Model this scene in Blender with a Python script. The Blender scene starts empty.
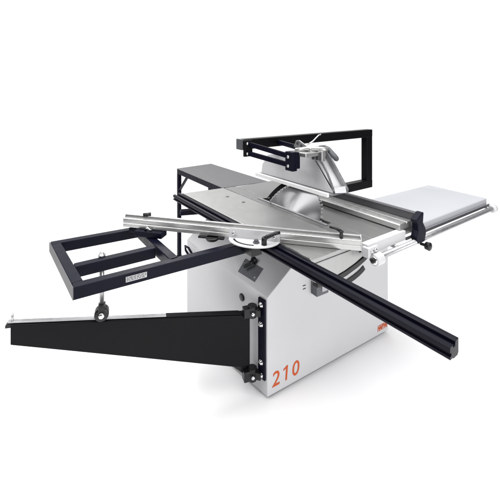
import bpy, bmesh, math, random
from mathutils import Vector as V, Matrix as M
random.seed(4)
sc = bpy.context.scene
COL = sc.collection

# ------------------------------------------------------------------ camera
cd = bpy.data.cameras.new('camera'); cam = bpy.data.objects.new('camera', cd); COL.objects.link(cam)
cam.location = (1.40252, -1.08578, 1.55)
cam.rotation_euler = (math.radians(90), 0, math.radians(55.15))
cd.sensor_width = 36; cd.lens = 344 / 500 * 36; cd.shift_y = -0.3; cd.clip_end = 500; cd.clip_start = .02
sc.camera = cam

# ------------------------------------------------------------------ studio light
sc.view_settings.view_transform = 'Standard'; sc.view_settings.look = 'None'
sc.view_settings.exposure = 0; sc.view_settings.gamma = 1
w = bpy.data.worlds.new('World'); sc.world = w; w.use_nodes = True
wn = w.node_tree.nodes; wl = w.node_tree.links
bg = wn['Background']
tc = wn.new('ShaderNodeTexCoord')
dot = wn.new('ShaderNodeVectorMath'); dot.operation = 'DOT_PRODUCT'
dot.inputs[1].default_value = (-.8206, .5715, 0)          # the white backdrop stands on this side of the room
wl.new(tc.outputs['Generated'], dot.inputs[0])
rp = wn.new('ShaderNodeValToRGB')
rp.color_ramp.elements[0].position = .36; rp.color_ramp.elements[0].color = (.10, .102, .11, 1)
rp.color_ramp.elements[1].position = .60; rp.color_ramp.elements[1].color = (1, 1, 1, 1)
wl.new(dot.outputs['Value'], rp.inputs[0]); wl.new(rp.outputs[0], bg.inputs['Color'])
bg.inputs['Strength'].default_value = 1.03

def area(name, loc, target, sx, sy, power, col=(1, 1, 1)):
    l = bpy.data.lights.new(name, 'AREA'); l.shape = 'RECTANGLE'; l.size = sx; l.size_y = sy; l.energy = power; l.color = col
    o = bpy.data.objects.new(name, l); COL.objects.link(o); o.location = loc
    o.rotation_euler = (V(target) - V(loc)).to_track_quat('-Z', 'Y').to_euler()
    return o
area('softbox_overhead', (.7, -.1, 5.0), (.5, -.1, 0), 5.6, 6.4, 505)
area('softbox_front', (3.9, .5, .95), (0, .5, .45), 2.2, 1.4, 85)
area('softbox_side', (-.8, -3.0, 3.2), (-.25, 0, .6), 1.8, 1.6, 72)
area('softbox_back', (-3.5, .75, 3.55), (-.19, .35, .9), .30, .9, 45)

# ------------------------------------------------------------------ materials
def mat(name, col, rough=.5, metal=0., noise=0., nscale=30, stretch=None, bump=0., bscale=300, spec=.5, aniso=0., radial=False, rvar=0., coat=0.):
    m = bpy.data.materials.new(name); m.use_nodes = True
    n, l = m.node_tree.nodes, m.node_tree.links
    b = n['Principled BSDF']
    b.inputs['Base Color'].default_value = (*col, 1); b.inputs['Roughness'].default_value = rough
    b.inputs['Metallic'].default_value = metal; b.inputs['Specular IOR Level'].default_value = spec
    b.inputs['Coat Weight'].default_value = coat; b.inputs['Coat Roughness'].default_value = .25
    t = n.new('ShaderNodeTexCoord'); mp = n.new('ShaderNodeMapping'); l.new(t.outputs['Object'], mp.inputs[0])
    if stretch: mp.inputs['Scale'].default_value = stretch
    if noise or rvar:
        x = n.new('ShaderNodeTexNoise'); x.inputs['Scale'].default_value = nscale; x.inputs['Detail'].default_value = 6
        l.new(mp.outputs[0], x.inputs['Vector'])
        if noise:
            r = n.new('ShaderNodeMapRange'); r.inputs['From Min'].default_value = .3; r.inputs['From Max'].default_value = .7
            r.inputs['To Min'].default_value = 1 - noise; r.inputs['To Max'].default_value = 1 + noise
            l.new(x.outputs['Fac'], r.inputs['Value'])
            mu = n.new('ShaderNodeVectorMath'); mu.operation = 'SCALE'; mu.inputs[0].default_value = col
            l.new(r.outputs[0], mu.inputs['Scale']); l.new(mu.outputs[0], b.inputs['Base Color'])
        if rvar:
            r2 = n.new('ShaderNodeMapRange'); r2.inputs['From Min'].default_value = .3; r2.inputs['From Max'].default_value = .7
            r2.inputs['To Min'].default_value = rough - rvar; r2.inputs['To Max'].default_value = rough + rvar
            l.new(x.outputs['Fac'], r2.inputs['Value']); l.new(r2.outputs[0], b.inputs['Roughness'])
    if bump:
        x2 = n.new('ShaderNodeTexNoise'); x2.inputs['Scale'].default_value = bscale; x2.inputs['Detail'].default_value = 3
        l.new(mp.outputs[0], x2.inputs['Vector'])
        bp = n.new('ShaderNodeBump'); bp.inputs['Strength'].default_value = bump; bp.inputs['Distance'].default_value = .002
        l.new(x2.outputs['Fac'], bp.inputs['Height']); l.new(bp.outputs[0], b.inputs['Normal'])
    if aniso:
        b.inputs['Anisotropic'].default_value = aniso
        if radial:
            tg = n.new('ShaderNodeTangent'); tg.direction_type = 'RADIAL'; tg.axis = 'Z'; l.new(tg.outputs[0], b.inputs['Tangent'])
    return m

WHITE = mat('powder_coat_light_grey', (.515, .515, .528), .48, bump=.06, bscale=900, noise=.015, nscale=4)
LIPW = mat('gloss_white_lip', (.84, .84, .84), .4)
WHITE2 = mat('white_enamel', (.50, .50, .51), .38, noise=.015, nscale=8)
NAVY = mat('navy_powder_coat', (.0027, .0030, .0100), .40, spec=.11, bump=.05, bscale=900, noise=.1, nscale=20, rvar=.06)
RAIL = mat('anodised_navy_rail', (.002, .002, .007), .36, spec=.12, noise=.15, nscale=40, stretch=(.3, 12, 12), rvar=.06)
BLACK = mat('black_powder_coat', (.004, .004, .005), .40, bump=.03, bscale=900, rvar=.05, nscale=12, spec=.11)
PLASTIC = mat('black_plastic', (.006, .006, .007), .36, spec=.35)
GREYP = mat('dark_grey_panel', (.085, .09, .10), .45, bump=.03, bscale=700, noise=.05)
DGREY = mat('grey_rubber_grip', (.06, .062, .068), .5, noise=.1)
ALU = mat('brushed_aluminium', (.54, .54, .53), .32, metal=.85, noise=.06, nscale=60, stretch=(1, 1, 14), rvar=.05)
CAST = mat('ground_cast_iron', (.25, .25, .247), .34, metal=.9, noise=.05, nscale=14, stretch=(1, 2.5, 1), rvar=.035, bump=.04, bscale=160)
CARR = mat('milled_aluminium_table', (.36, .36, .354), .36, metal=.85, noise=.035, nscale=14, stretch=(1, 3, 1), rvar=.03)
STEEL = mat('bright_steel', (.72, .72, .72), .16, metal=1, rvar=.05, nscale=60)
BLADE = mat('ground_steel_blade', (.52, .52, .53), .36, metal=1, aniso=1.0, radial=True, rvar=.03, nscale=60)
GALV = mat('zinc_plated_steel', (.36, .36, .37), .38, metal=.8, noise=.1, nscale=60, rvar=.08)
OUTF = mat('grey_sheet_steel', (.10, .10, .104), .5, metal=.3, noise=.05, nscale=20, bump=.04, bscale=500)
EXTW = mat('pale_painted_sheet', (.375, .382, .402), .62, spec=.2, noise=.012, nscale=5)
HOOD = mat('pale_hood_sheet', (.60, .60, .61), .45, metal=.1, noise=.03, nscale=20)
FENCEF = mat('dark_grey_anodised', (.075, .075, .082), .38, metal=.4, noise=.08, nscale=20, stretch=(.4, 10, 10))
ORANGE = mat('orange_print', (.50, .082, .018), .5, spec=.2)
PRINT = mat('grey_print', (.45, .45, .46), .5)
DARKPR = mat('dark_print', (.03, .03, .035), .5)
CARBIDE = mat('carbide_tip', (.80, .80, .80), .25, metal=.9)
FLOOR = mat('white_studio_paper', (.93, .93, .93), .75, spec=.1)

# ------------------------------------------------------------------ mesh helpers
class MB:
    def __init__(s): s.bm = bmesh.new()
    def poly(s, pts, ext):                       # polygon (list of 3-D points) pushed along vector ext
        ext = V(ext); a = [s.bm.verts.new(V(p)) for p in pts]; b = [s.bm.verts.new(V(p) + ext) for p in pts]
        s.bm.faces.new(a); s.bm.faces.new(b[::-1]); n = len(a)
        for i in range(n): s.bm.faces.new((a[i], b[i], b[(i + 1) % n], a[(i + 1) % n]))
        return s
    def box(s, lo, hi):
        (x0, y0, z0), (x1, y1, z1) = lo, hi
        return s.poly([(x0, y0, z0), (x1, y0, z0), (x1, y1, z0), (x0, y1, z0)], (0, 0, z1 - z0))
    def bar(s, p0, p1, wd, ht, up=(0, 0, 1), prof=None):    # rectangular (or profiled) bar from p0 to p1, axis at the centre
        p0, p1 = V(p0), V(p1); d = (p1 - p0); u = d.normalized(); up = V(up)
        sd = u.cross(up).normalized(); up = sd.cross(u)
        pr = prof or [(-wd / 2, -ht / 2), (wd / 2, -ht / 2), (wd / 2, ht / 2), (-wd / 2, ht / 2)]
        return s.poly([p0 + sd * a + up * b for a, b in pr], d)
    def cyl(s, p0, p1, r0, r1=None, n=28):
        p0, p1 = V(p0), V(p1); r1 = r0 if r1 is None else r1; u = (p1 - p0).normalized()
        a = u.orthogonal().normalized(); b = u.cross(a)
        A = [s.bm.verts.new(p0 + (a * math.cos(t) + b * math.sin(t)) * r0) for t in [2 * math.pi * i / n for i in range(n)]]
        B = [s.bm.verts.new(p1 + (a * math.cos(t) + b * math.sin(t)) * r1) for t in [2 * math.pi * i / n for i in range(n)]]
        s.bm.faces.new(A[::-1]); s.bm.faces.new(B)
        for i in range(n):
            f = s.bm.faces.new((A[i], A[(i + 1) % n], B[(i + 1) % n], B[i])); f.smooth = True
        return s
    def lathe(s, p0, axis, prof, n=28):           # prof: (distance along axis, radius)
        p0 = V(p0); u = V(axis).normalized(); a = u.orthogonal().normalized(); b = u.cross(a); rings = []
        for h, r in prof:
            rings.append([s.bm.verts.new(p0 + u * h + (a * math.cos(2 * math.pi * i / n) + b * math.sin(2 * math.pi * i / n)) * max(r, 1e-5)) for i in range(n)])
        s.bm.faces.new(rings[0][::-1]); s.bm.faces.new(rings[-1])
        for A, B in zip(rings, rings[1:]):
            for i in range(n):
                f = s.bm.faces.new((A[i], A[(i + 1) % n], B[(i + 1) % n], B[i])); f.smooth = True
        return s
    def tube(s, pts, r, n=16):                    # round rod through a path
        pts = [V(p) for p in pts]; rings = []
        for i, p in enumerate(pts):
            u = ((pts[min(i + 1, len(pts) - 1)]) - pts[max(i - 1, 0)]).normalized()
            a = u.cross(V((.31, .17, .93))).normalized(); b = u.cross(a)
            rr = r[i] if isinstance(r, (list, tuple)) else r
            rings.append([s.bm.verts.new(p + (a * math.cos(2 * math.pi * k / n) + b * math.sin(2 * math.pi * k / n)) * rr) for k in range(n)])
        s.bm.faces.new(rings[0][::-1]); s.bm.faces.new(rings[-1])
        for A, B in zip(rings, rings[1:]):
            for i in range(n):
                f = s.bm.faces.new((A[i], A[(i + 1) % n], B[(i + 1) % n], B[i])); f.smooth = True
        return s
    def build(s, name, m, parent=None, bevel=.002, seg=2, label=None):
        bmesh.ops.recalc_face_normals(s.bm, faces=s.bm.faces)
        me = bpy.data.meshes.new(name); s.bm.to_mesh(me); s.bm.free(); me.materials.append(m)
        o = bpy.data.objects.new(name, me); COL.objects.link(o)
        if parent: o.parent = parent
        if bevel:
            bv = o.modifiers.new('bevel', 'BEVEL'); bv.width = bevel; bv.segments = seg; bv.limit_method = 'ANGLE'; bv.angle_limit = math.radians(40)
            bv.harden_normals = True
        if label: o['label'] = label
        return o

def arc_strip(pts, wd, out, th):                  # flat curved strip in a plane: pts centre line, wd width, out thickness vector
    pts = [V(p) for p in pts]; out = V(out); L, R_ = [], []
    for i, p in enumerate(pts):
        u = (pts[min(i + 1, len(pts) - 1)] - pts[max(i - 1, 0)]).normalized(); sd = u.cross(out.normalized())
        L.append(p + sd * wd / 2); R_.append(p - sd * wd / 2)
    return L + R_[::-1]

# ------------------------------------------------------------------ the setting
fl = MB(); fl.poly([(-.6 + 3.7 * math.cos(2 * math.pi * i / 96), .2 + 3.7 * math.sin(2 * math.pi * i / 96), -.03) for i in range(96)], (0, 0, .03))
floor = fl.build('floor', FLOOR, bevel=0); floor['kind'] = 'structure'

# ------------------------------------------------------------------ the saw
saw = bpy.data.objects.new('panel_saw', None); COL.objects.link(saw); saw.empty_display_size = .2
saw['label'] = 'sliding table panel saw with light grey cabinet marked 210, navy rails and tilted blade'
saw['category'] = 'panel saw'

# --- cabinet: folded sheet metal box with one big sloping corner
cb = MB(); foot = [(0, 0), (.047, .98), (-.80, .98), (-.771, -.097)]
cb.poly([(x, y, .018) for x, y in foot], (0, 0, .782))
A_, B_, C_ = V((0, 0, .53)), V((-.771, -.097, .598)), V((.0068, .143, .634))
nrm = (C_ - A_).cross(B_ - A_).normalized()
if nrm.z < 0: nrm = -nrm
r_ = bmesh.ops.bisect_plane(cb.bm, geom=cb.bm.verts[:] + cb.bm.edges[:] + cb.bm.faces[:], plane_co=A_, plane_no=nrm, clear_outer=True)
bmesh.ops.holes_fill(cb.bm, edges=[e for e in r_['geom_cut'] if isinstance(e, bmesh.types.BMEdge)])
cabinet = cb.build('cabinet', WHITE, saw, bevel=.004, seg=3)
pl = MB(); pl.poly([(-.018, .02, 0), (.025, .96, 0), (-.78, .96, 0), (-.75, -.07, 0)], (0, 0, .022))
pl.build('plinth', GREYP, cabinet, bevel=0)

# sloping face: local frame
fx = (B_ - A_).normalized(); fy = nrm.cross(fx)
def on_slope(p, lift=0): p = V(p); return p - nrm * ((p - A_).dot(nrm)) + nrm * lift
cp = [(-.276, .052, .616), (-.129, .075, .607), (-.121, .007, .556), (-.257, -.014, .564)]
cpl = MB(); q = [on_slope(p, -.004) for p in cp]; cpl.poly(q, nrm * .0065)
panel = cpl.build('control_panel', GREYP, cabinet, bevel=.003, seg=3)
lv = MB(); a0 = on_slope((-.205, .070, .62), .004)
lv.lathe(a0, nrm, [(0, .017), (.02, .016), (.03, .013), (.032, .0)])
lv.tube([a0 + nrm * .02, on_slope((-.20, .05, .6), .03), on_slope((-.222, .018, .58), .028)], [.012, .011, .009])
lv.build('lever', PLASTIC, cabinet, bevel=0, label='black lever handle on the sloping grey control panel')
for p in ((-.140, .022, .568), (-.262, .035, .604)):
    sc_ = MB(); sc_.lathe(on_slope(p, .002), nrm, [(0, .006), (.003, .005)], 12); sc_.build('panel_screw', STEEL, panel, bevel=0)
# front face frame of reference (the front stands a touch askew)
fu = V((.047, .98, 0)).normalized(); fn = V((fu.y, -fu.x, 0))
def on_front(s_, z, out=0): return fu * s_ + V((0, 0, z)) + fn * out

def lettering(name, body, size, origin, u, vdir, m, parent, spacing=1., bold=0., shear=0., sx=1., th=.0008):
    c = bpy.data.curves.new(name, 'FONT'); c.body = body; c.size = size; c.space_character = spacing; c.offset = bold; c.shear = shear; c.extrude = th
    t = bpy.data.objects.new(name, c); COL.objects.link(t)
    dg = bpy.context.evaluated_depsgraph_get(); me = bpy.data.meshes.new_from_object(t.evaluated_get(dg))
    COL.objects.unlink(t); bpy.data.objects.remove(t)
    u = V(u).normalized(); vd = V(vdir).normalized(); nn = u.cross(vd)
    mt = M((( u.x * sx, vd.x, nn.x, origin[0]), (u.y * sx, vd.y, nn.y, origin[1]), (u.z * sx, vd.z, nn.z, origin[2]), (0, 0, 0, 1)))
    me.transform(mt); me.materials.clear(); me.materials.append(m)
    o = bpy.data.objects.new(name, me); COL.objects.link(o); o.parent = parent
    return o
lettering('number_digit', '2', .108, on_front(.026, .056, .001), fu, (0, 0, 1), ORANGE, cabinet, bold=.0004, shear=.10)
dg1 = MB(); dg1.poly([on_front(a, z, .0003) for a, z in ((.1155, .056), (.1265, .056), (.1340, .132), (.1255, .132), (.1035, .121), (.1027, .112), (.1208, .119))], fn * .0012); dg1.build('number_digit', ORANGE, cabinet, bevel=0)
lettering('number_digit', '0', .108, on_front(.158, .056, .001), fu, (0, 0, 1), ORANGE, cabinet, bold=.0004, shear=.10)
lettering('maker_lettering', 'HARWI', .050, on_front(.872, .046, .001), fu, (0, 0, 1), ORANGE, cabinet, spacing=.92, bold=.0018, shear=.1, sx=.62)
# switch box
sb = MB(); sb.bar(on_front(.298, .525, .02), on_front(.388, .525, .02), .055, .12, up=(0, 0, 1)); switch = sb.build('switch_box', GREYP, cabinet, bevel=.004, seg=3)
sb = MB(); sb.bar(on_front(.335, .522, .050), on_front(.380, .522, .050), .006, .075); sb.build('switch_plate', GALV, switch, bevel=.003)
sb = MB(); sb.lathe(on_front(.357, .522, .051), fn, [(0, .016), (.012, .016), (.016, .012), (.0165, 0)]); sb.build('switch_knob', PLASTIC, switch, bevel=0)
vt = MB()
for dz in (0, .018): vt.bar(on_front(.238, .506 + dz, .0005), on_front(.258, .506 + dz, .0005), .002, .005)
vt.build('vent_slot', DARKPR, cabinet, bevel=0)
# curved slot on the front under the guide bar
sl = MB(); cs = [(.50, .438), (.56, .444), (.613, .455), (.65, .463), (.69, .475), (.72, .488), (.738, .499)]
sl.poly(arc_strip([on_front(a, z, .002) for a, z in cs], .032, fn, .004), fn * .005); sl.build('curved_slot', PLASTIC, cabinet, bevel=.001)
# left side: hole cap, small handle, gland
lu = V((-.771, -.097, 0)).normalized(); ln = V((lu.y, -lu.x, 0)).normalized()
if ln.y > 0: ln = -ln
def on_left(s_, z, out=0): return lu * s_ + V((0, 0, z)) + ln * out
hc = MB(); hc.lathe(on_left(.20, .45, -.001), ln, [(0, .020), (.006, .020), (.008, .016), (.0085, 0)]); hc.build('hole_cap', PLASTIC, cabinet, bevel=0)
hk = MB(); hk.tube([on_left(.745, .49), on_left(.745, .545, .03), on_left(.742, .575, .035), on_left(.70, .575, .035), on_left(.672, .55, .03), on_left(.672, .50)], .007, 10)
hk.build('door_handle', NAVY, cabinet, bevel=0)

# --- hinge bracket at the front corner and the swing arm on it
hb = MB(); hb.bar(on_left(.034, .10, .006), on_left(.034, .515, .006), .05, .012, up=ln); bracket = hb.build('hinge_bracket', NAVY, saw, bevel=.003)
for z in (.483, .382, .184, .118):
    bt = MB(); bt.lathe(on_left(.036, z, .011), ln, [(0, .014), (.002, .014), (.003, .010), (.010, .009), (.0105, 0)], 20); bt.build('bolt', STEEL, bracket, bevel=0)
def cam_pt(d, lat, z): return V((1.40252 - .8206 * d + .5715 * lat, -1.08578 + .5715 * d + .8206 * lat, z))
aR, aL = cam_pt(1.80, 0.0, 0), cam_pt(1.441, -1.005, 0)
ad = (aL - aR).normalized(); an = V((-ad.y, ad.x, 0))
if an.x > 0: an = -an                         # away from the viewer side
pv = V((aR.x, aR.y, 0)) - ad * .012
for z0, z1 in ((.415, .475), (.085, .150)):
    kb = MB(); kb.cyl(pv + V((0, 0, z0)), pv + V((0, 0, z1)), .025); kb.bar(pv + V((0, 0, (z0 + z1) / 2)), on_left(.034, (z0 + z1) / 2, .01), .036, .036)
    kb.bar(pv + V((0, 0, (z0 + z1) / 2)), pv + ad * .05 + V((0, 0, (z0 + z1) / 2)), .04, z1 - z0 - .012)
    kn = kb.build('hinge_knuckle', PLASTIC, bracket, bevel=.004)
    kb = MB(); kb.lathe(pv + ad * .006 - an * .030 + V((0, 0, (z0 + z1) / 2)), -an, [(-.004, .010), (.004, .010), (.008, .007), (.0085, 0)], 16); kb.build('clamp_screw', STEEL, kn, bevel=0)
sa = MB(); a3, l3 = V((aR.x, aR.y, 0)), V((aL.x, aL.y, 0))
k_ = a3.lerp(l3, .07)
side = [a3 + V((0, 0, .425)), l3 + V((0, 0, .606)), l3 + V((0, 0, .522)), k_ + V((0, 0, .170)), a3 + V((0, 0, .158))]
sa.poly(side, an * .045); swing = sa.build('swing_arm', BLACK, saw, bevel=.004, seg=3, label='long tapered black swing arm')
tr = MB(); t0, t1 = a3.lerp(l3, .40), a3.lerp(l3, 1.012)
zt = lambda k: .425 + .181 * k
tr.bar(t0 + an * .018 + V((0, 0, zt(.40) + .006)), t1 + an * .018 + V((0, 0, zt(1.012) + .006)), .022, .006); tr.build('running_strip', GALV, swing, bevel=.002)
tr = MB(); tr.bar(a3.lerp(l3, .05) + an * .02 + V((0, 0, zt(.05) + .004)), t0 + an * .02 + V((0, 0, zt(.40) + .004)), .03, .006); tr.build('cover_strip', BLACK, swing, bevel=.001)
tr = MB(); tr.cyl(l3.lerp(a3, .004) + an * .018 + V((0, 0, .60)), l3.lerp(a3, .004) + an * .018 + V((0, 0, .645)), .0045); tr.build('stop_pin', ALU, swing, bevel=0)
tr = MB(); tr.bar(l3 - ad * .004 + an * .018 + V((0, 0, .598)), l3 + ad * .020 + an * .018 + V((0, 0, .600)), .03, .014); tr.build('end_block', PLASTIC, swing, bevel=.003)
gs = MB(); gs.poly([a3 + an * .012 + ad * .09 + V((0, 0, .17)), a3 + an * .012 - ad * .0 + V((0, 0, .165)), a3 + an * .012 - ad * .012 + V((0, 0, .085)), a3 + an * .012 + ad * .012 + V((0, 0, .095))], an * .02); gs.build('gusset', PLASTIC, swing, bevel=.002)
# --- outrigger frame carried by the swing arm
FZ = .84
ZC = FZ - .025
fA, fB, fC = V((-.587, -.924, ZC)), V((-.048, -.890, ZC)), V((-.006, -.10, ZC))
fD = V((-.523, -.455, ZC)); fE = V((-.03, -.4505, ZC))
frame = bpy.data.objects.new('outrigger_frame', None); COL.objects.link(frame); frame.parent = saw
def ftube(p, q_, wd=.042, ht=.05):
    b = MB(); b.bar(p, q_, wd, ht); return b.build('frame_tube', NAVY, frame, bevel=.004, seg=3)
du = (fA - fB).normalized(); dn = (fC - fB).normalized()
w2 = .021
near_tube = ftube(fB - du * -w2 + dn * .0, fC - du * -w2)
ftube(fA - du * w2 + dn * 0, fD + V((-w2 + .021, 0, 0)) + dn * .06)
ftube(fA - du * .042 + dn * w2 , fB + du * .042 + dn * w2)
mA = fA.lerp(fB, .63) + dn * .042
ftube(mA, V((-.233, -.512, ZC)))
ftube(V((-.505, -.492, ZC)), V((-.052, -.482, ZC)))
ec = MB(); ec.bar(fB - du * .0 - dn * .0014, fB + du * (fA - fB).length - dn * .0014, .0024, .049); ec.build('end_strip', OUTF, frame, bevel=0)
lb = MB(); lo = V((-.048 + .004, 0, 0))
def on_near(y, z, out=0): 
    k = (y - fB.y) / (fC.y - fB.y); p = fB.lerp(fC, k); return V((p.x + out, y, z))
lb.poly([on_near(-.700, .806, .0005), on_near(-.615, .806, .0005), on_near(-.615, .828, .0005), on_near(-.700, .828, .0005)], (.001, 0, 0))
lplate = lb.build('label_plate', PRINT, frame, bevel=0)
for i in range(3):
    lb = MB(); z = .810 + i * .006; y = -.697
    while y < -.622:
        wd = random.uniform(.005, .014); lb.poly([on_near(y, z, .0014), on_near(min(y + wd, -.618), z, .0014), on_near(min(y + wd, -.618), z + .003, .0014), on_near(y, z + .003, .0014)], (.0004, 0, 0)); y += wd + .003
    lb.build('label_line', DARKPR, lplate, bevel=0)
# support rod with roller
rb = cam_pt(1.565, -.674, 0)
rd = MB(); zr = .425 + .181 * .668
rd.cyl(rb + V((0, 0, zr + .06)), rb + V((0, 0, FZ + .006)), .0105); rod = rd.build('support_rod', ALU, saw, bevel=0)
rd = MB(); rd.lathe(rb + V((0, 0, FZ)), (0, 0, 1), [(0, .017), (.006, .017), (.007, .011), (.016, .011), (.018, .007), (.019, 0)], 6); rd.build('lock_nut', GALV, rod, bevel=0)
rd = MB(); rc = rb - an * .006 + V((0, 0, zr + .040)) 
rd.lathe(rc - an * .022, an, [(0, .016), (.001, .027), (.004, .031), (.040, .031), (.043, .027), (.044, .016)], 32); roller = rd.build('roller', PLASTIC, rod, bevel=.002)
rd = MB(); rd.bar(rc + V((0, 0, .0)), rc + V((0, 0, .040)), .030, .046, up=an); rd.build('roller_fork', PLASTIC, rod, bevel=.004)
rd = MB(); rd.lathe(rc - an * .021, -an, [(0, .014), (.010, .014), (.012, .009), (.013, 0)], 6); rd.build('axle_bolt', STEEL, roller, bevel=0)

# --- sliding rail (navy profile)
r0, r1 = V((-.957, -.069, .872)), V((.937, -.036, .872))
pr = [(0, 0), (0, -.056), (-.006, -.066), (-.030, -.066), (-.034, -.061), (-.050, -.061), (-.052, -.056), (-.052, -.048), (-.044, -.046), (-.044, -.036), (-.052, -.034),
      (-.052, -.014), (-.049, -.010), (-.036, -.008), (-.034, -.020), (-.022, -.020), (-.020, -.004), (-.014, 0)]
pr = [(-a, b * .72) for a, b in pr]
rl = MB(); rl.bar(r0, r1, 0, 0, prof=pr); rail = rl.build('sliding_rail', RAIL, saw, bevel=.0012)
rl = MB(); rl.bar((-.775, -.145, .79), (-.70, .04, .79), .05, .03); rl.build('cross_brace', NAVY, rail, bevel=.003)
rl = MB(); rl.box((-.055, -.15, .805), (.075, -.09, .862)); rl.box((-.03, -.13, .788), (.045, -.095, .8055)); rl.build('clamp_block', PLASTIC, rail, bevel=.004)

# --- sliding carriage and cast table
cg = MB(); cg.poly([(-.925, -.064, .852), (.355, -.042, .852), (.355, .268, .852), (-.893, .262, .852)], (0, 0, .020)); carriage = cg.build('sliding_carriage', CARR, saw, bevel=.002)
for p in ((-.667, .163), (-.495, .183)):
    h = MB(); h.lathe((p[0], p[1], .8722), (0, 0, 1), [(0, .012), (.0006, .012)], 20); h.build('threaded_hole', DARKPR, carriage, bevel=0)
cg = MB(); cg.poly([(-.925, -.0655, .874), (.35, -.0435, .874), (.35, -.036, .874), (-.925, -.058, .874)], (0, 0, .002)); cg.build('carriage_edge', STEEL, carriage, bevel=0)
slot_y0, slot_y1 = .335, .372
tb = MB()
tb.box((-.892, .272, .822), (.358, slot_y0, .87)); tb.box((-.872, slot_y1, .822), (.358, .733, .87))
tb.box((-.890, slot_y0 - .001, .823), (-.50, slot_y1 + .001, .869)); tb.box((.095, slot_y0 - .001, .823), (.357, slot_y1 + .001, .869))
table = tb.build('saw_table', CAST, saw, bevel=.002)
tf = MB(); arc = [(.358, -.02, .770), (.358, .06, .760), (.358, .116, .762), (.358, .17, .768), (.358, .241, .782), (.358, .293, .797), (.358, .332, .812)]
tf.poly([(.358, .332, .851)] + arc[::-1] + [(.358, -.02, .851)], (-.03, 0, 0)); tf.build('front_apron', CARR, table, bevel=.002)
tf = MB(); tf.poly(arc_strip([(.362, y + .012, z - .012) for _, y, z in arc], .024, (1, 0, 0), .01), (-.03, 0, 0)); tf.build('quadrant_strip', PLASTIC, table, bevel=.002)  # plain black curved strip following the apron's lower edge
tf = MB(); tf.box((.360, .285, .822), (.398, .60, .872)); trim = tf.build('front_trim', WHITE2, table, bevel=.003)
tp = MB(); tp.box((-.52, .315, .8708), (.11, slot_y0, .873)); tp.build('throat_plate', GALV, table, bevel=.0006)

# --- blade: 35 degrees over, teeth with tips
TILT = math.radians(35); u2 = V((0, math.sin(TILT), math.cos(TILT))); bn = V((0, math.cos(TILT), -math.sin(TILT)))
bc = V((-.19, .35, .87)) + u2 * -.062; BR = .243
bm_ = MB(); NT = 60; pts = []
for i in range(NT):
    t = 2 * math.pi * i / NT; s_ = 2 * math.pi / NT
    for k, rr in ((0, BR - .014), (.45, BR - .012), (.5, BR - .002), (.86, BR), (.9, BR - .014)): pts.append((t + k * s_, rr))
loc = [(math.cos(t) * r, math.sin(t) * r, -.0016) for t, r in pts]
bm_.poly(loc, (0, 0, .0032)); blade = bm_.build('saw_blade', BLADE, saw, bevel=0)
ex = V((1, 0, 0)); ez = bn; ey = ez.cross(ex)
blade.matrix_local = M(((ex.x, ey.x, ez.x, bc.x), (ex.y, ey.y, ez.y, bc.y), (ex.z, ey.z, ez.z, bc.z), (0, 0, 0, 1)))
tt = MB()
for i in range(NT):
    s_ = 2 * math.pi / NT; t = (i + .68) * s_; c, s2 = math.cos(t), math.sin(t)
    p = lambda r, dt: (math.cos(t + dt) * r, math.sin(t + dt) * r, -.0029)
    tt.poly([p(BR - .011, -.017), p(BR + .001, -.019), p(BR + .002, .018), p(BR - .009, .017)], (0, 0, .0058))
tt.build('tooth_tips', CARBIDE, blade, bevel=0)
# riving knife: black arc behind the blade
rk = MB(); ks = []
for i in range(15):
    t = math.radians(166 - i * 5.2); ks.append(bc + (ex * math.cos(t) + u2 * math.sin(t)) * (BR + .024))
rk.poly(arc_strip(ks, .036, bn, .005), bn * .005); knife = rk.build('riving_knife', BLACK, saw, bevel=.001)
rk = MB(); rk.lathe(ks[0] + (ks[1] - ks[0]) * .5 - bn * .001, -bn, [(0, .007), (.003, .006)], 14); rk.build('knife_screw', STEEL, knife, bevel=0)

# --- rip fence
rf = MB(); fx0, fx1 = -.42, .412
rf.poly([(fx0, .705, .893), (fx0, .705, .950), (fx0, .690, .950), (fx0, .684, .944), (fx0, .690, .938), (fx0, .690, .912), (fx0, .690, .893)], (fx1 - fx0, 0, 0)); fence = rf.build('rip_fence', FENCEF, saw, bevel=.0015)
rf = MB(); rf.poly([(fx0, .74, .874), (fx0, .74, .892), (fx0, .686, .892), (fx0, .686, .904), (fx0, .640, .904), (fx0, .638, .898), (fx0, .632, .898), (fx0, .630, .904), (fx0, .575, .904), (fx0, .570, .899), (fx0, .570, .874)], (fx1 - .03 - fx0, 0, 0)); rf.build('fence_ledge', ALU, fence, bevel=.001)
blk = [(.633, .926), (.690, .957), (.708, .957), (.702, .905), (.725, .872), (.733, .845), (.718, .800), (.655, .800), (.638, .835), (.655, .868), (.650, .905)]
rf = MB(); rf.poly([(.400, y, z) for y, z in blk], (.036, 0, 0)); rf.build('fence_block', NAVY, fence, bevel=.005, seg=3)
rf = MB(); rf.lathe((.43, .738, .772), (1, 0, 0), [(-.03, .008), (0, .008), (.001, .020), (.022, .022), (.026, .016), (.0265, 0)]); rf.build('fence_knob', PLASTIC, fence, bevel=0)

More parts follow.
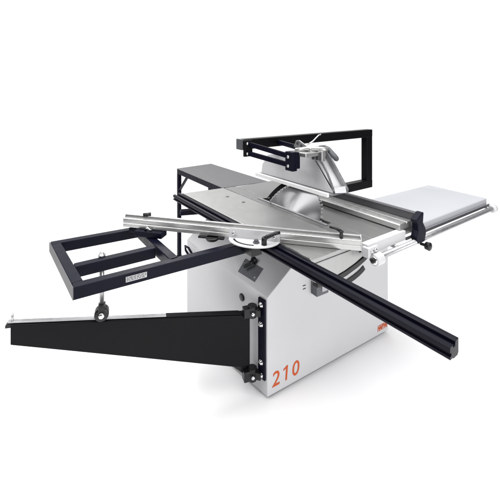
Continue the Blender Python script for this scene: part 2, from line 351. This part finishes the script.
# --- guide bar for the fence
gb = MB(); gb.cyl((.418, .315, .808), (.418, 1.625, .808), .0135); guide = gb.build('guide_bar', GALV, saw, bevel=0)
gb = MB(); gb.box((.395, .60, .822), (.402, 1.62, .835)); gb.build('dark_strip', FENCEF, guide, bevel=0)  # plain dark strip running along behind and above the bar
gb = MB(); gb.lathe((.425, .292, .808), (0, 1, 0), [(0, .012), (0, .024), (.004, .028), (.05, .028), (.056, .022), (.06, .0135)]); hold = gb.build('bar_holder', WHITE2, guide, bevel=.001)
gb = MB(); gb.lathe((.425, .2925, .808), (0, -1, 0), [(-.002, .020), (.004, .020), (.006, .016)], 24); gb.build('holder_ring', STEEL, hold, bevel=0)
gb = MB(); gb.lathe((.425, .2865, .808), (0, -1, 0), [(-.002, .011), (.006, .011), (.007, 0)], 24); gb.build('holder_plug', PLASTIC, hold, bevel=0)
gb = MB(); gb.box((.376, .270, .815), (.412, .345, .862)); pb = gb.build('bar_bracket', WHITE2, guide, bevel=.003)
for y in (.295, .322):
    gb = MB(); gb.lathe((.411, y, .845), (1, 0, 0), [(0, .010), (.006, .010), (.008, .007), (.0085, 0)], 6); gb.build('bracket_bolt', STEEL, pb, bevel=0)
gb = MB(); gb.lathe((.418, 1.605, .808), (0, 1, 0), [(0, .0135), (.002, .024), (.008, .028), (.032, .028), (.040, .020), (.041, 0)]); gb.build('bar_end_cap', WHITE2, guide, bevel=0)
for y in (.50, 1.585):
    gb = MB(); gb.cyl((.38, y, .816), (.418, y, .812), .010, n=16); gb.build('bar_standoff', GALV, guide, bevel=0)

# --- extension table on the right
et = MB(); ext_c = [(.383, .78), (.383, 1.625), (-.046, 1.672), (-.068, .98), (.0, .972), (.30, .972), (.36, .972), (.36, .78)]
et.poly([(x, y, .812) for x, y in [(.383, .735), (.383, 1.625), (-.046, 1.672), (-.068, .735)]], (0, 0, .056))
ext = et.build('extension_table', EXTW, saw, bevel=.007, seg=4)
et = MB(); et.bar((.384, .76, .824), (.384, 1.61, .824), .012, .012); et.build('table_lip', EXTW, ext, bevel=.002)
for x in (.34, .365):
    et = MB(); et.lathe((x, 1.623, .843), (0, 1, 0), [(0, .012), (.008, .012), (.011, .008), (.0115, 0)], 16); et.build('edge_bolt', GALV, ext, bevel=0)

# --- outfeed table at the rear
ot = MB(); ot.poly([(-1.812, .268, .866), (-.905, .262, .866), (-.87, .68, .866), (-1.850, .672, .866)], (0, 0, .004)); outfeed = ot.build('outfeed_table', OUTF, saw, bevel=.001)
for p, q_ in (((-1.812, .285), (-.91, .279)), ((-1.845, .655), (-.88, .663)), ((-1.815, .30), (-1.836, .64))):
    b = MB(); b.bar((*p, .842), (*q_, .842), .03, .046); b.build('table_rail', NAVY, outfeed, bevel=.003)
for x, y in ((-1.80, .288), (-1.825, .648), (-1.0, .648)):
    b = MB(); b.bar((x, y, 0.006), (x, y, .82), .034, .034, up=(1, 0, 0)); lg = b.build('table_leg', NAVY, outfeed, bevel=.003)
    b = MB(); b.cyl((x, y, 0), (x, y, .008), .026); b.build('leg_foot', PLASTIC, lg, bevel=.001)
b = MB(); b.bar((-1.785, .288, .66), (-1.60, .284, .822), .012, .026, up=(0, 1, 0)); b.build('diagonal_brace', NAVY, outfeed, bevel=.002)

# --- overhead arm that carries the guard
oa = MB(); oa.box((-.48, .135, 1.233), (-.42, 1.465, 1.297)); oa.box((-.479, 1.39, .868), (-.421, 1.4645, 1.2335)); oa.box((-.48, .80, .802), (-.42, 1.465, .868))
over = oa.build('overhead_arm', BLACK, saw, bevel=.004, seg=3)
oa = MB(); oa.box((-.482, .116, 1.231), (-.418, .1345, 1.299)); oa.build('arm_end_cap', DGREY, over, bevel=.004)
oa = MB(); oa.box((-.418, .128, 1.190), (-.400, .19, 1.292)); mp_ = oa.build('link_plate', BLACK, over, bevel=.003)
for z in (1.272, 1.208):
    b = MB(); b.lathe((-.40, .150, z), (1, 0, 0), [(-.001, .009), (.004, .009), (.005, .006), (.0055, 0)], 14); b.build('pivot_bolt', STEEL, mp_, bevel=0)
# --- guard
guard = bpy.data.objects.new('blade_guard', None); COL.objects.link(guard); guard.parent = saw
def glink(p, q_, wd=.014, ht=.030):
    b = MB(); b.bar(p, q_, wd, ht); return b.build('parallel_link', NAVY, guard, bevel=.003)
glink((-.405, .165, 1.268), (-.095, .245, 1.222)); glink((-.405, .165, 1.208), (-.095, .245, 1.172)); glink((-.42, .42, 1.262), (-.09, .37, 1.250))
b = MB(); b.box((-.125, .226, 1.142), (-.060, .262, 1.252)); b.box((-.115, .262, 1.15), (-.075, .30, 1.246)); blk_ = b.build('guard_block', NAVY, guard, bevel=.004)
for z in (1.222, 1.170):
    b = MB(); b.lathe((-.095, .227, z), (0, -1, 0), [(0, .009), (.006, .009), (.008, .006), (.0085, 0)], 14); b.build('pivot_bolt', STEEL, blk_, bevel=0)
b = MB(); b.box((-.642, .385, .996), (.055, .402, 1.019)); b.build('hood_lip', LIPW, guard, bevel=.002)
b = MB(); b.box((-.64, .4025, 1.008), (.078, .505, 1.0155)); b.build('hood_ledge', GALV, guard, bevel=.001)  # darker metal puts the shade on this ledge into its colour
hl = [(-.625, 1.016), (-.612, 1.080), (-.545, 1.160), (-.330, 1.196), (-.125, 1.205), (-.098, 1.196), (.062, 1.017)]
b = MB(); b.poly([(x, .428, z) for x, z in hl], (0, .004, 0)); lp_ = b.build('hood_side', HOOD, guard, bevel=.001)
hr = [(-.625, 1.016), (-.612, 1.080), (-.545, 1.160), (-.330, 1.215), (-.125, 1.262), (-.085, 1.262), (.060, 1.075), (.100, 1.040), (.092, 1.017)]
b = MB(); b.poly([(x, .500, z) for x, z in hr], (0, .004, 0)); b.build('hood_side', HOOD, guard, bevel=.001)
b = MB(); b.poly([(-.085, .434, 1.188), (.060, .434, 1.030), (.066, .499, 1.036), (-.070, .499, 1.205)], (.004, 0, .003)); b.build('hood_window', WHITE2, guard, bevel=.001)
b = MB(); b.poly([(-.090, .492, 1.262), (-.066, .492, 1.262), (.078, .492, 1.078), (.108, .492, 1.040), (.104, .492, 1.017), (.086, .492, 1.017), (.086, .492, 1.040), (.060, .492, 1.066)], (0, .014, 0)); b.build('hood_frame', GALV, guard, bevel=.001)
b = MB(); b.poly([(-.612, .433, 1.078), (-.612, .499, 1.078), (-.545, .499, 1.157), (-.545, .433, 1.157)], (-.003, 0, .002)); b.poly([(-.545, .433, 1.157), (-.545, .499, 1.157), (-.12, .499, 1.20), (-.12, .433, 1.20)], (0, 0, .003)); b.build('hood_top', HOOD, guard, bevel=.001)
# dark curved rim down the front edge
b = MB(); rim = [(-.10, .425, 1.190), (-.07, .425, 1.199), (-.035, .425, 1.190), (-.010, .425, 1.168), (.02, .425, 1.128), (.05, .425, 1.075), (.07, .425, 1.03)]
b.poly(arc_strip(rim, .014, (0, -1, 0), .01), (0, -.006, 0)); b.build('hood_rim', GALV, guard, bevel=.001)
b = MB(); b.poly([(.070, .428, 1.018), (.100, .499, 1.018), (.092, .499, 1.055), (.060, .428, 1.050)], (.006, 0, .001)); b.build('front_flap', GALV, guard, bevel=.001)
# bracketry, lever and handle on top
b = MB(); b.box((-.12, .29, 1.222), (-.02, .44, 1.245)); b.box((-.09, .40, 1.19), (.0, .43, 1.252)); b.box((-.085, .436, 1.20), (-.05, .498, 1.262)); b.build('guard_bracket', ALU, guard, bevel=.004)
for x in (-.075, -.045, -.015):
    b = MB(); b.box((x, .394, 1.195), (x + .012, .401, 1.245)); b.build('bracket_rib', DGREY, guard, bevel=.001)
b = MB(); b.poly([(-.20, .36, 1.262), (-.18, .36, 1.30), (-.15, .36, 1.305), (-.05, .36, 1.262), (-.06, .36, 1.245), (-.17, .36, 1.245)], (0, .008, 0)); hp = b.build('hole_plate', GALV, guard, bevel=.003)
for x, z in ((-.165, 1.283), (-.130, 1.273), (-.098, 1.262)):
    b = MB(); b.lathe((x, .3605, z), (0, -1, 0), [(-.001, .009), (.001, .009)], 18); b.build('plate_hole', DARKPR, hp, bevel=0)
b = MB(); b.tube([(-.16, .34, 1.225), (-.13, .32, 1.252), (-.08, .36, 1.262), (-.02, .42, 1.262), (.0, .45, 1.256)], .012, 14); b.build('bent_bar', ALU, guard, bevel=0)
b = MB(); b.tube([(-.075, .46, 1.263), (-.045, .468, 1.266), (-.015, .47, 1.256), (.03, .47, 1.222), (.048, .47, 1.207), (.056, .47, 1.200)], [.010, .013, .015, .0165, .016, .009], 18); b.build('guard_handle', DGREY, guard, bevel=0)
b = MB(); b.tube([(-.20, .46, 1.255), (-.19, .52, 1.285), (-.18, .56, 1.32), (-.185, .585, 1.325)], .004, 10); b.build('release_wire', STEEL, guard, bevel=0)
b = MB(); b.lathe((-.012, .499, 1.115), (0, -1, 0), [(-.002, .009), (.006, .009), (.0065, 0)], 14); b.build('hood_bolt', STEEL, guard, bevel=0)

# --- mitre fence
mL, mR = V((-.491, -.593, .8745)), V((.424, .200, .8745)); mu = (mR - mL).normalized(); mn = V((-mu.y, mu.x, 0))
mf = MB(); prof = [(0, 0), (0, .018), (.003, .020), (.003, .024), (0, .026), (0, .044), (.002, .046), (.012, .046), (.014, .042), (.019, .042), (.021, .060), (.036, .060), (.038, .058), (.038, 0)]
mf.poly([mL + mn * a + V((0, 0, b_)) for a, b_ in prof], mR - mL); mfence = mf.build('mitre_fence', ALU, saw, bevel=.001)
ml = (mR - mL).length
def on_m(t, a, z): return mL + mu * (t * ml) + mn * a + V((0, 0, z))
# protractor plate: half disc plus upright
pc = .595; hd = [on_m(pc, -.002, .0005) + mu * (.125 * math.cos(t)) - mn * (.095 * math.sin(t)) for t in [math.pi * i / 28 for i in range(29)]]
mf = MB(); mf.poly(hd, (0, 0, .006)); mf.poly([on_m(pc, -.007, .0066) + mu * a + V((0, 0, z)) for a, z in ((-.125, 0), (.125, 0), (.125, .034), (.116, .045), (-.116, .045), (-.125, .034))], mn * .006)
prot = mf.build('protractor_plate', WHITE2, mfence, bevel=.0015)
mf = MB(); sl_ = [on_m(pc, -.002, .0068) + mu * (.100 * math.cos(t)) - mn * (.074 * math.sin(t)) for t in [math.pi * (.45 + .45 * i / 12) for i in range(13)]]
mf.poly(arc_strip(sl_, .009, (0, 0, 1), .001), (0, 0, .001)); mf.build('curved_slot', PLASTIC, mfence, bevel=0)
for a in (-.10, .10):
    mf = MB(); mf.lathe(on_m(pc, -.0075, .027) + mu * a, -mn, [(0, .009), (.006, .009), (.008, .006), (.0085, 0)], 16); mf.build('plate_bolt', STEEL, mfence, bevel=0)
mf = MB(); mf.lathe(on_m(pc, -.045, .0066) + mu * .02, (0, 0, 1), [(0, .016), (.006, .016), (.007, .011), (.016, .011), (.0165, 0)], 6); mf.build('pivot_nut', DGREY, mfence, bevel=.001)
mf = MB(); cl = on_m(pc, -.055, .0066) + mu * .06
mf.lathe(cl, (0, 0, 1), [(0, .013), (.03, .012), (.036, .008), (.0365, 0)]); mf.tube([cl + V((0, 0, .026)), cl + mu * .015 + V((0, 0, .038)), cl + mu * .05 + mn * .02 + V((0, 0, .05)), cl + mu * .07 + mn * .028 + V((0, 0, .052))], [.010, .010, .0085, .007], 14)
mf.build('clamp_lever', PLASTIC, mfence, bevel=0)
mf = MB(); st = on_m(.93, .008, .046)
mf.lathe(st + V((0, 0, 0)), (0, 0, 1), [(0, .008), (.024, .008), (.028, .010), (.034, .010), (.036, 0)], 16); mf.tube([st + V((0, 0, .030)), st - mu * .02 + mn * .01 + V((0, 0, .038)), st - mu * .052 + mn * .02 + V((0, 0, .040))], [.008, .007, .005], 12)
mf.build('stop_lever', PLASTIC, mfence, bevel=0)
# clamp under the far end and the knob above it
mf = MB(); mf.bar(on_m(.07, .0, -.018), on_m(.20, .0, -.018), .06, .030); mf.bar(on_m(.02, .03, -.021), on_m(.09, .03, -.021), .03, .024); mf.build('end_clamp', NAVY, mfence, bevel=.004)
mf = MB(); mf.lathe(on_m(.105, .03, .046), (0, 0, 1), [(0, .006), (.010, .006), (.012, .013), (.022, .013), (.024, 0)], 14); mf.tube([on_m(.090, .02, .064), on_m(.120, .035, .066)], .010, 12); mf.build('clamp_knob', PLASTIC, mfence, bevel=0)
mf = MB(); mf.tube([on_m(.115, -.012, -.002), on_m(.13, -.02, .016), on_m(.145, -.012, -.002)], .006, 10); mf.build('wing_screw', STEEL, mfence, bevel=0)
mf = MB(); mf.lathe(on_m(.42, -.01, -.018), (0, 0, 1), [(0, .012), (.002, .030), (.014, .034), (.017, .030)], 24); mf.bar(on_m(.36, -.008, -.006), on_m(.47, -.004, -.006), .02, .010); mf.build('fence_clamp', PLASTIC, mfence, bevel=.002)
mf = MB(); mf.poly([on_m(1.0, -.0005, -.001) + V((0, 0, z)) + mn * a for a, z in ((0, 0), (.039, 0), (.039, .061), (.0, .047))], mu * .003); mf.build('end_plate', ALU, mfence, bevel=.0008)
